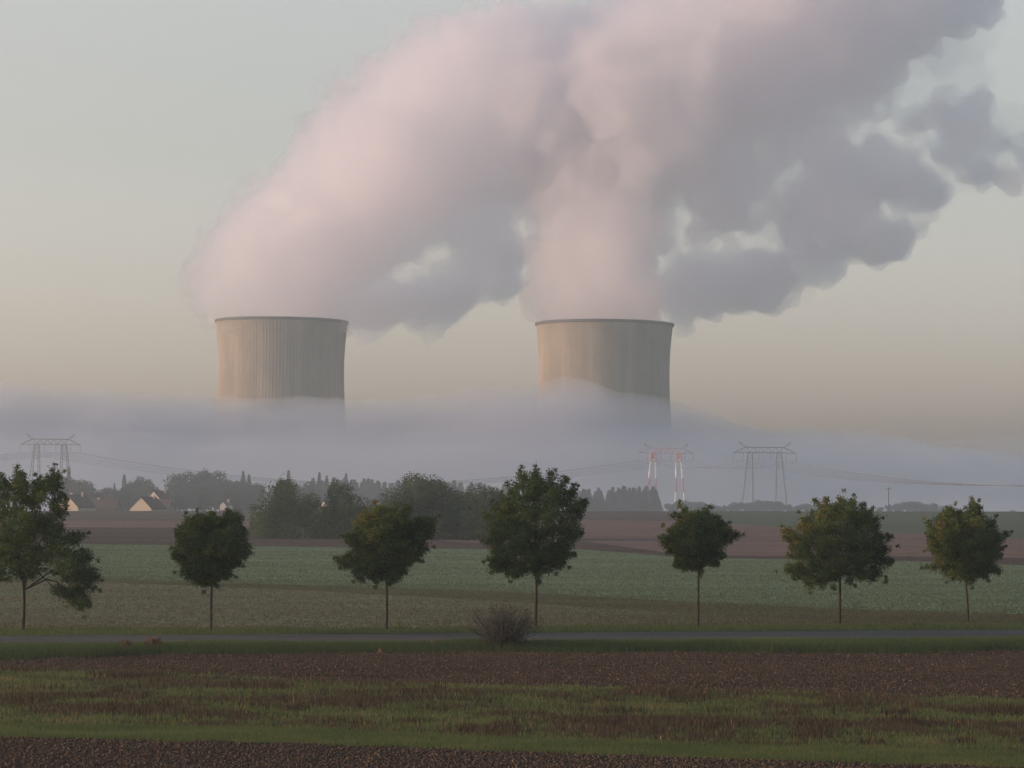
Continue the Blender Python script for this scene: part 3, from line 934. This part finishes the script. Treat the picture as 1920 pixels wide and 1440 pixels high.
def put(src_list, used, px, ytop, D, hproto, label, group, rg, wide=1.0):
    b = P(px, 955, D); z = gz(b[0], D)
    h = P(px, ytop, D)[2] - z
    s_ = h / hproto
    k = rg.integers(len(src_list)); src = src_list[k]
    loc = (b[0], D, z)
    sc_ = (s_ * wide * rg.uniform(.85, 1.15), s_ * wide * rg.uniform(.85, 1.15), s_)
    if not used[k]:
        used[k] = True; o = src; o.location = loc; o.scale = sc_
        tag(o, label, 'tree', group)
        return o
    o = copy_tree(src, loc, rg.uniform(0, 6.28), sc_, label)
    tag(o, label, 'tree', group)
    return o


rg = np.random.default_rng(11)
cons = [make_conifer(s_) for s_ in (1, 2, 3)]; cu = [False] * 3
TOPW = [(300, 915), (400, 908), (500, 900), (620, 898), (760, 900), (880, 905), (930, 910), (1090, 918), (1200, 912), (1225, 915), (1236, 930), (1250, 946)]
for px in np.concatenate([np.arange(590, 960, 11), np.arange(1085, 1240, 7.5)]):
    for row in range(2):
        x = px + rg.uniform(-4, 4)
        yt = np.interp(x, [p[0] for p in TOPW], [p[1] for p in TOPW]) + rg.uniform(-5, 7)
        put(cons, cu, x, yt, 1230 + row * 26 + rg.uniform(-8, 8), 12.0,
            'dark hazy conifer in the wood beyond the fields', 'conifers of the far wood', rg, wide=2.0)
for o_, (px, yt) in zip(('narrow pointed conifer right behind the crown of the largest roadside tree', 'higher pointed conifer at the right edge of the largest roadside tree',
                          'short pointed conifer left of the bright cream gable', 'slim pointed conifer above the bright cream gable',
                          'left one of a close pair of pointed conifers by the slender open crowned tree', 'right one of a close pair of pointed conifers by the slender open crowned tree',
                          'lone tall conifer right of the slender open crowned tree', 'left conifer above the thin feathery tree', 'middle conifer above the thin feathery tree', 'right conifer above the thin feathery tree'),
                         ((108, 878), (128, 873), (214, 905), (232, 888), (455, 882), (466, 888), (540, 880), (598, 884), (612, 890), (648, 886))):
    put(cons, cu, px, yt, 1190, 12.0, o_, 'pointed conifers among the village trees', rg, wide=1.1)

m_vil = leafmat('village_leaf', [(0, (0.018, 0.030, 0.022)), (0.5, (0.030, 0.044, 0.032)), (1, (0.058, 0.070, 0.048))], 0.2)


def proto_broad(seed, rx, label=None):
    rg2 = np.random.default_rng(seed)
    root = empty('village_tree', (0, 0, 0))
    C = soft_crown(rg2, rx, rx, 1.0, 11.6, 5200, .25)
    C[:, 2] *= 12.0 / C[:, 2].max(); C = C[C[:, 2] > .2]
    leaf_mesh('crown', C, .55, .4 + rg2.normal(0, .2, len(C)) + .15 * np.sin(C[:, 0] + seed), m_vil, root, rg=rg2)
    mb = MB(); mb.tube([(0, 0, -.5), (0, 0, 5), (0, 0, 10)], [.3, .2, .05], 6)
    for _ in range(6):
        a = rg2.uniform(0, 6.3); mb.tube([(0, 0, 3), (math.cos(a) * rx * .6, math.sin(a) * rx * .6, 7)], [.12, .04], 5)
    mb.build('trunk', m_bark, root)
    return root


vil = [proto_broad(s_, rx) for s_, rx in ((21, 5.0), (22, 6.5), (23, 4.0))]; vu = [False] * 3
VG = 'trees around the village'
VT = [(-60, 895, 1150), (-10, 890, 1150), (8, 905, 1120), (130, 892, 1140), (150, 898, 1130), (172, 925, 1125), (196, 912, 1140), (222, 915, 1130), (250, 900, 1145), (262, 893, 1140), (290, 912, 1130), (310, 922, 1140),
      (335, 886, 1150), (345, 905, 1130), (372, 880, 1150), (396, 878, 1150), (360, 915, 1120), (412, 900, 1140), (435, 898, 1145), (460, 902, 1140), (480, 905, 1135), (520, 905, 1140), (548, 902, 1145),
      (575, 903, 1150), (325, 928, 1090), (385, 925, 1090), (440, 922, 1095), (205, 935, 1080), (120, 915, 1110), (60, 900, 1130),
      (350, 915, 1125), (378, 908, 1128), (404, 912, 1122), (428, 912, 1125), (452, 916, 1118), (470, 918, 1110), (300, 925, 1100), (275, 912, 1118), (180, 922, 1100), (240, 918, 1110)]
ORD = ['first', 'second', 'third', 'fourth', 'fifth', 'sixth', 'seventh', 'eighth', 'ninth', 'tenth', 'eleventh', 'twelfth', 'thirteenth', 'fourteenth', 'fifteenth', 'sixteenth',
       'seventeenth', 'eighteenth', 'nineteenth', 'twentieth'] + ['twenty-' + q for q in ('first', 'second', 'third', 'fourth', 'fifth', 'sixth', 'seventh', 'eighth', 'ninth')]
VT.sort(); cnt = [0, 0, 0]
for px, yt, D in VT:
    tall = yt < 890
    ki = 0 if tall else 1 if D < 1112 else 2
    o_ = ORD[cnt[ki]]; cnt[ki] += 1
    lb = (o_ + ' from the left of the tall pale loose trees above the village roofs',
          'low hazy tree close behind the houses, ' + o_ + ' such from the left',
          'rounded blue green tree in the line behind the village, ' + o_ + ' from the left')[ki]
    put(vil, vu, px, yt, D, 12.0, lb, VG if not tall else 'tall pale trees above the village', rg, wide=0.85 if tall else 1.15)
LOWG = 'low bushes along the far field edge'
for px in list(np.arange(1255, 1470, 13)) + list(np.arange(1480, 1770, 17)) + [1900, 1960]:
    yt = 950 - 9 * abs(math.sin(px * .021)) - rg.uniform(-3, 6) if px < 1770 else 956
    put(vil, vu, px, yt, 1280, 12.0, 'low hazy bush on the field edge under the fog', LOWG, rg, wide=1.35)

# ------------------------------------------------------------------ village houses
m_cream = plain('cream_render', (0.38, 0.33, 0.26), .9, .06)
m_white = plain('white_render', (0.44, 0.41, 0.37), .9, .05)
m_tile = noisy('dark_tile', [(0.3, (0.060, 0.045, 0.042)), (0.7, (0.095, 0.070, 0.062))], .8, (1, 1, 4), fine=3)
m_brick = plain('chimney_brick', (0.50, 0.36, 0.28))
m_glass = plain('window_glass', (0.05, 0.06, 0.07), .2)
m_door = plain('door_paint', (0.16, 0.12, 0.10))


def house(px, yapex, D, wid, length, rot, label, wall=None, eave=2.8, pitch=0.95, chim=True):
    wall = wall or m_cream
    a = P(px, yapex, D); z = gz(a[0], D)
    hr = wid / 2 * pitch
    apex = a[2] - z
    ev = max(2.2, apex - hr)
    root = empty('village_house', (a[0], D, z), R(rot)); tag(root, label, 'house', 'village houses')
    w2, l2 = wid / 2, length
    V = [(-w2, 0, -.5), (w2, 0, -.5), (w2, 0, ev), (0, 0, ev + hr), (-w2, 0, ev), (-w2, l2, -.5), (w2, l2, -.5), (w2, l2, ev), (0, l2, ev + hr), (-w2, l2, ev)]
    mesh('wall', V, [(0, 1, 2, 3, 4), (9, 8, 7, 6, 5), (0, 4, 9, 5), (1, 6, 7, 2), (0, 5, 6, 1)], wall, root)
    # roof: two slabs with overhang
    mb = MB(); o_ = .35; t = .22; dz = o_ * pitch
    for s_ in (-1, 1):
        e = (s_ * (w2 + o_), ev - dz + .03); r_ = (0, ev + hr + .03)
        q = [(e[0], -.3, e[1]), (r_[0], -.3, r_[1]), (r_[0], l2 + .3, r_[1]), (e[0], l2 + .3, e[1])]
        mb.add(q + [(v[0], v[1], v[2] + t) for v in q], [(0, 1, 2, 3), (7, 6, 5, 4), (0, 4, 5, 1), (1, 5, 6, 2), (2, 6, 7, 3), (3, 7, 4, 0)])
    rf = mb.build('roof', m_tile, root)
    if chim:
        c = MB(); c.box((w2 * .25, l2 * .7, ev + hr + .1), (.6, .9, 1.6)); c.box((w2 * .25, l2 * .7, ev + hr + .98), (.75, 1.05, .14)); c.build('chimney', m_brick, rf)
    for wx in (-w2 * .45, w2 * .45):
        f = MB(); f.box((wx, -.03, ev * .45), (.9, .1, 1.15)); fo = f.build('window', m_white, root)
        g = MB(); g.box((wx, -.09, ev * .45), (.74, .04, 1.0)); g.build('pane', m_glass, fo)
    for wy in (l2 * .25, l2 * .75):
        f = MB(); f.box((w2 + .03, wy, ev * .5), (.1, .9, 1.15)); fo = f.build('window', m_white, root)
        g = MB(); g.box((w2 + .09, wy, ev * .5), (.04, .74, 1.0)); g.build('pane', m_glass, fo)
    f = MB(); f.box((w2 + .03, l2 * .5, ev * .36), (.1, 1.0, ev * .72)); f.build('door', m_door, root)
    return root


house(126, 928, 1015, 9.6, 13, -22, 'cream gabled house half hidden by the largest roadside tree')
house(264, 932, 1010, 9.2, 12, -20, 'cream gabled house standing alone at the field edge, the brightest gable')
house(288, 921, 1050, 6.5, 9, -30, 'small pale house peeping out behind the bright cream gable', m_white)
m_grey = plain('grey_render', (0.16, 0.15, 0.14), .9, .06)
house(186, 937, 1045, 9, 14, 75, 'dark roofed long house between the two cream gables', m_grey)
house(222, 941, 1035, 8, 12, 80, 'low dark roofed house left of the bright cream gable', m_grey)
house(160, 929, 1075, 8, 10, 70, 'house with a pale chimney behind the row of roofs', m_grey)
house(322, 937, 1035, 8, 11, 78, 'dark roofed house right of the bright cream gable', m_grey)
house(418, 941, 1070, 2.6, 6, -20, 'distant small house showing one pale spot of gable', m_white)
house(607, 940, 1060, 5, 9, -30, 'small pale house glimpsed through the thicket', m_white, chim=False)

# ------------------------------------------------------------------ pylons and wires
m_steel = plain('galvanised_steel', (0.11, 0.115, 0.12), .6, metal=0.3)
m_red = plain('red_paint', (0.36, 0.12, 0.11), .6)
m_wht = plain('white_paint', (0.75, 0.74, 0.70), .6)
m_ins = plain('insulator_glass', (0.16, 0.18, 0.19), .3)


def pylon(cx, ytop, ybase, wpx, D, label, striped=False):
    k = D / FPX; top = P(cx, ytop, D); bz = gz(top[0], D)
    root = empty('power_pylon', (top[0], D, bz), R(-4)); tag(root, label, 'pylon', 'power pylons in the fog')
    H = top[2] - bz - 0.2; W = wpx * k / 2                      # half width
    u = W / 60.0                                                # 60 units of the photo half width
    zb = H - 11 * u                                             # lower chord of the beam... measured down from horn tips
    zt, zl = H - 10 * u, H - 21 * u
    lx = 27 * u
    red = m_red if striped else m_steel; wh = m_wht if striped else m_steel
    # beam: box truss
    mb = MB(); th = .24
    X = np.linspace(-34 * u, 34 * u, 11)
    for dy in (-1.2, 1.2):
        mb.tube([(-36 * u, dy, zt), (36 * u, dy, zt)], th, 4)
        mb.tube([(-36 * u, dy, zl + 1 * u), (36 * u, dy, zl + 1 * u)], th, 4)
        for i in range(10):
            z0_, z1_ = (zt, zl + u) if i % 2 == 0 else (zl + u, zt)
            mb.tube([(X[i], dy, z0_), (X[i + 1], dy, z1_)], .10, 4)
    for x in X: mb.tube([(x, -1.2, zt), (x, 1.2, zt)], .09, 4); mb.tube([(x, -1.2, zl + u), (x, 1.2, zl + u)], .09, 4)
    mb.build('beam', red, root)
    for s_ in (-1, 1):
        mb = MB(); tip = (s_ * 59 * u, 0, zl - 0 * u)
        for dy in (-1.2, 1.2):
            mb.tube([(s_ * 36 * u, dy, zt), tip], .18, 4); mb.tube([(s_ * 36 * u, dy, zl + u), tip], .14, 4)
        for q in (.3, .6):
            x = s_ * (36 + 23 * q) * u
            mb.tube([(x, 0, zt + (zl - zt) * q), (x, 0, (zl + u) + (-u) * q)], .1, 4)
        mb.build('arm', m_steel, root)
        mb = MB()
        mb.tube([(s_ * 33 * u, 0, zt), (s_ * 48 * u, 0, H)], .17, 4); mb.tube([(s_ * 39 * u, 0, zt - 1 * u), (s_ * 48 * u, 0, H)], .13, 4)
        mb.build('horn', m_steel, root)
        # each leg tower: two raking legs seen face on, with lattice
        for t_ in (-1, 1):
            x_top = s_ * lx + t_ * 4.2 * u
            x_bot = s_ * 30 * u + (t_ * 11.5 * u) + (s_ * 2 * u)
            segs = [(0, .15), (.15, .4), (.4, .63), (.63, .86), (.86, 1)] if striped else [(0, 1)]
            lg = None
            for n_, (a_, b_) in enumerate(segs):
                mb = MB()
                for dy in (-1, 1):
                    pa_ = [(x_top + (x_bot - x_top) * q, dy * (1.2 + 2.6 * q), zl + u - (zl + u + .5) * q) for q in np.linspace(a_, b_, 5)]
                    mb.tube(pa_, .46 if striped else .27, 4)
                    mb.tube([(p_[0] + .5 * t_ * u * .5, p_[1], p_[2]) for p_ in pa_], .12, 4)
                ns = max(2, int(14 * (b_ - a_)))
                qs = np.linspace(a_, b_, ns + 1)
                for i in range(ns):
                    q0, q1 = qs[i], qs[i + 1]; sg = 1 if i % 2 else -1
                    f_ = lambda q, g: (x_top + (x_bot - x_top) * q, g * (1.2 + 2.6 * q), zl + u - (zl + u + .5) * q)
                    mb.tube([f_(q0, sg), f_(q1, -sg)], .09, 4)
                mt = (m_red if n_ % 2 == 0 else m_wht) if striped else m_steel
                if lg is None: lg = mb.build('leg', mt, root)
                else: mb.build('leg_band', mt, lg)
        if striped:
            mb = MB(); mb.box((s_ * lx, 0, zl - 6 * u), (10 * u, 2.9, 13 * u))
            mb.build('marker_panel', m_red, root)
        else:
            mb = MB()
            for dy in (-1.2, 1.2):
                for i in range(5):
                    z0_, z1_ = zl - i * 6 * u, zl - (i + 1) * 6 * u; a_ = 4.2 * u + i * .5 * u
                    mb.tube([(s_ * lx - a_, dy, z0_), (s_ * lx + a_, dy, z1_)], .08, 4)
            mb.build('bracing', m_steel, root)
    tips = []
    for x in (-59, -40, -11, 11, 40, 59):
        mb = MB(); x_ = x * u; z0_ = zl if abs(x) == 59 else zl + u
        nseg = 9; L_ = 15 * u
        pts = [(x_, 0, z0_ - L_ * q / (nseg * 2)) for q in range(nseg * 2 + 1)]
        mb.tube(pts, [.08 if q % 2 else .17 for q in range(nseg * 2 + 1)], 5)
        mb.build('insulator', m_ins, root)
        ca = math.cos(R(-4)); sa = math.sin(R(-4))
        tips.append((top[0] + x_ * ca, D + x_ * sa, bz + z0_ - L_))
    return root, tips


p1, t1 = pylon(95, 813, 950, 116, 1330, 'grey lattice pylon rising behind the largest roadside tree')
p2, t2 = pylon(1249, 831, 950, 104, 1380, 'red and white painted lattice pylon in front of the fog', True)
p3, t3 = pylon(1434, 828, 950, 120, 1300, 'unpainted grey lattice pylon, right neighbour of the red and white one')

m_wire = plain('wire', (0.10, 0.10, 0.11), .5)


def wire(a, b, sag, label, r=.07):
    a, b = np.array(a), np.array(b); mb = MB(); L_ = np.linalg.norm(b - a)
    org = a.copy()
    pts = [tuple(a + (b - a) * q - org - np.array([0, 0, sag * 4 * q * (1 - q)])) for q in np.linspace(0, 1, 26)]
    mb.tube(pts, r, 4)
    tag(mb.build('power_line', m_wire, None, tuple(org)), label, 'power line', 'overhead wires')


off_l = P(-700, 800, 1200)
for i in range(6):
    wire(t1[i], tuple(off_l + np.array([i * 4.0 - 10, 0, 0])), 9, 'wire of the bundle leaving the grey pylon behind the largest tree, running left')
    wire(t1[i], t2[i], 14, 'wire of the long sagging bundle between the left pylon and the red and white one')
    e = P(2500, 885, 620) + np.array([i * 3.0 - 8, i * 4.0, 0])
    wire(t3[i], tuple(e), 7, 'wire of the bundle from the grey right pylon off to the right', .05)
    wire(t2[i], tuple(np.array(t3[i]) + np.array([0, 0, 0])), 4, 'wire hanging between the red and white pylon and its grey neighbour')

# wooden line pole in the mist
b = P(1666, 957, 1150); pz = gz(b[0], 1150)
root = empty('utility_pole', (b[0], 1150, pz)); tag(root, 'thin lone pole on the far field edge between the last two trees', 'utility pole')
h_ = P(1666, 914, 1150)[2] - pz
mb = MB(); mb.tube([(0, 0, -.4), (0, 0, h_)], [.22, .16], 8); mb.build('pole', m_bark, root)
mb = MB(); mb.box((0, 0, h_ - .6), (2.4, .2, .2)); mb.build('crossarm', m_bark, root)
for x in (-1, 0, 1):
    mb = MB(); mb.tube([(x, 0, h_ - .5), (x, 0, h_ - .15)], [.09, .05], 6); mb.build('insulator', m_ins, root)

# ------------------------------------------------------------------ bush by the road, tufts
m_twig = plain('twig_bark', (0.060, 0.055, 0.050), .9)
m_bleaf = leafmat('bush_leaf', [(0, (0.014, 0.022, 0.014)), (0.5, (0.028, 0.034, 0.022)), (1, (0.060, 0.056, 0.044))], 0.2)


def bush(px, ybase, wpx, hpx, label, seed, stems=170, leaves=3600, name='roadside_bush'):
    rg = np.random.default_rng(seed)
    D = hit(px, ybase - yhor(px)); b = P(px, ybase, D); b[2] = gz(b[0], D); k = D / FPX
    W, Hh = wpx * k / 2, hpx * k
    root = empty(name, tuple(b)); tag(root, label, 'bush')
    mb = MB(); C = []; T = []
    for _ in range(stems):
        a = rg.uniform(0, 6.283); q = rg.uniform(0, 1) ** .6
        tipx, tipy = math.cos(a) * W * q, math.sin(a) * W * .8 * q
        hh = Hh * (1 - .3 * q ** 2) * rg.uniform(.55, 1.1)
        s0 = np.array([tipx * .35 + rg.normal(0, .08), tipy * .35, -.1]); tip = np.array([tipx, tipy, hh])
        mid = s0 * .5 + tip * .5 + np.array([-tipx * .08, 0, Hh * .08])
        mb.tube([tuple(s0), tuple(mid), tuple(tip)], [.022, .014, .004], 4)
        for _ in range(5):
            t0 = rg.uniform(.35, .95); p_ = (mid * (1 - t0) + tip * t0); e = p_ + rg.normal(size=3) * .22 + np.array([0, 0, .18])
            mb.tube([tuple(p_), tuple(e)], [.008, .003], 3)
        m = leaves // stems
        t0 = rg.uniform(.05, 1, m)[:, None]
        pts = np.where(t0 < .5, s0 + (mid - s0) * t0 * 2, mid + (tip - mid) * (t0 * 2 - 1)) + rg.normal(size=(m, 3)) * .11
        keep = rg.random(m) < (1.05 - .75 * t0[:, 0] * (.4 + q * .6))
        pts = pts[keep]; C.append(pts); T.append(.35 + .5 * (pts[:, 2] / Hh) * q + rg.normal(0, .15, len(pts)))
    mb.build('stems', m_twig, root)
    C = np.concatenate(C); leaf_mesh('foliage', C, .085, np.concatenate(T), m_bleaf, root, rg=rg)


bush(943, 1219, 158, 88, 'bare twiggy grey bush on the verge in front of the tall middle tree', 40)


def tuft(px, ybase, wpx, hpx, label, seed, warm, n=520):
    rg = np.random.default_rng(seed)
    D = hit(px, ybase - yhor(px)); b = P(px, ybase, D); k = D / FPX
    sp = np.stack([rg.normal(0, wpx * k * .3, n), rg.normal(0, .25, n)], -1)
    h = np.clip(hpx * k * rg.uniform(.4, 1, n) * np.exp(-(sp[:, 0] / (wpx * k * .5)) ** 2), .05, 9)
    z0_ = gz(b[0], b[1]) - .03
    V = []; F = []
    for i in range(n):
        x, y = sp[i]; a = rg.uniform(0, 6.28); ln = h[i] * rg.uniform(0, .5); wv = .014
        c = len(V)
        V += [(x - wv, y, 0), (x + wv, y, 0), (x + wv * .8 + math.cos(a) * ln * .4, y + math.sin(a) * ln * .3, h[i] * .6), (x + math.cos(a) * ln, y + math.sin(a) * ln, h[i])]
        F += [(c, c + 1, c + 2), (c, c + 2, c + 3)]
    o = mesh('grass_tuft', V, F, m_dry if warm > .5 else m_blade, loc=(b[0], b[1], z0_), attr=np.repeat(np.clip(warm + rg.normal(0, .12, n), 0, 1), 4))
    tag(o, label, 'grass tuft', 'tufts on the road verge')


tuft(237, 1216, 34, 22, 'left one of two orange brown dry tufts on the verge near the largest tree', 1, .6)
tuft(290, 1216, 36, 27, 'right, taller one of two orange brown dry tufts on the verge', 2, .64)
tuft(808, 1214, 34, 16, 'small brown dry tuft on the verge left of the twiggy bush', 3, .8)
tuft(1628, 1178, 24, 13, 'dark green tuft beyond the road, nearest to the wide bushy tree', 4, .25)
tuft(1722, 1176, 22, 14, 'dark green tuft beyond the road, left of the spiky tree', 5, .2)
tuft(1756, 1178, 20, 10, 'tiny green tuft beyond the road, right beside another tuft', 6, .3)
tuft(750, 1182, 26, 24, 'thin dry stalks beside the trunk of the rusty green tree', 7, .4, 40)
tuft(712, 1224, 8, 14, 'single orange stalk at the edge of the brown soil', 8, .98, 30)

# ------------------------------------------------------------------ haze
mb = MB(); mb.box((0, 1240, 215), (3000, 2680, 470))
hz_ = mb.build('haze', volmat('haze_air', 0.0002, (0.79, 0.92, 0.96), 0.4)); tag(hz_, kind='stuff')
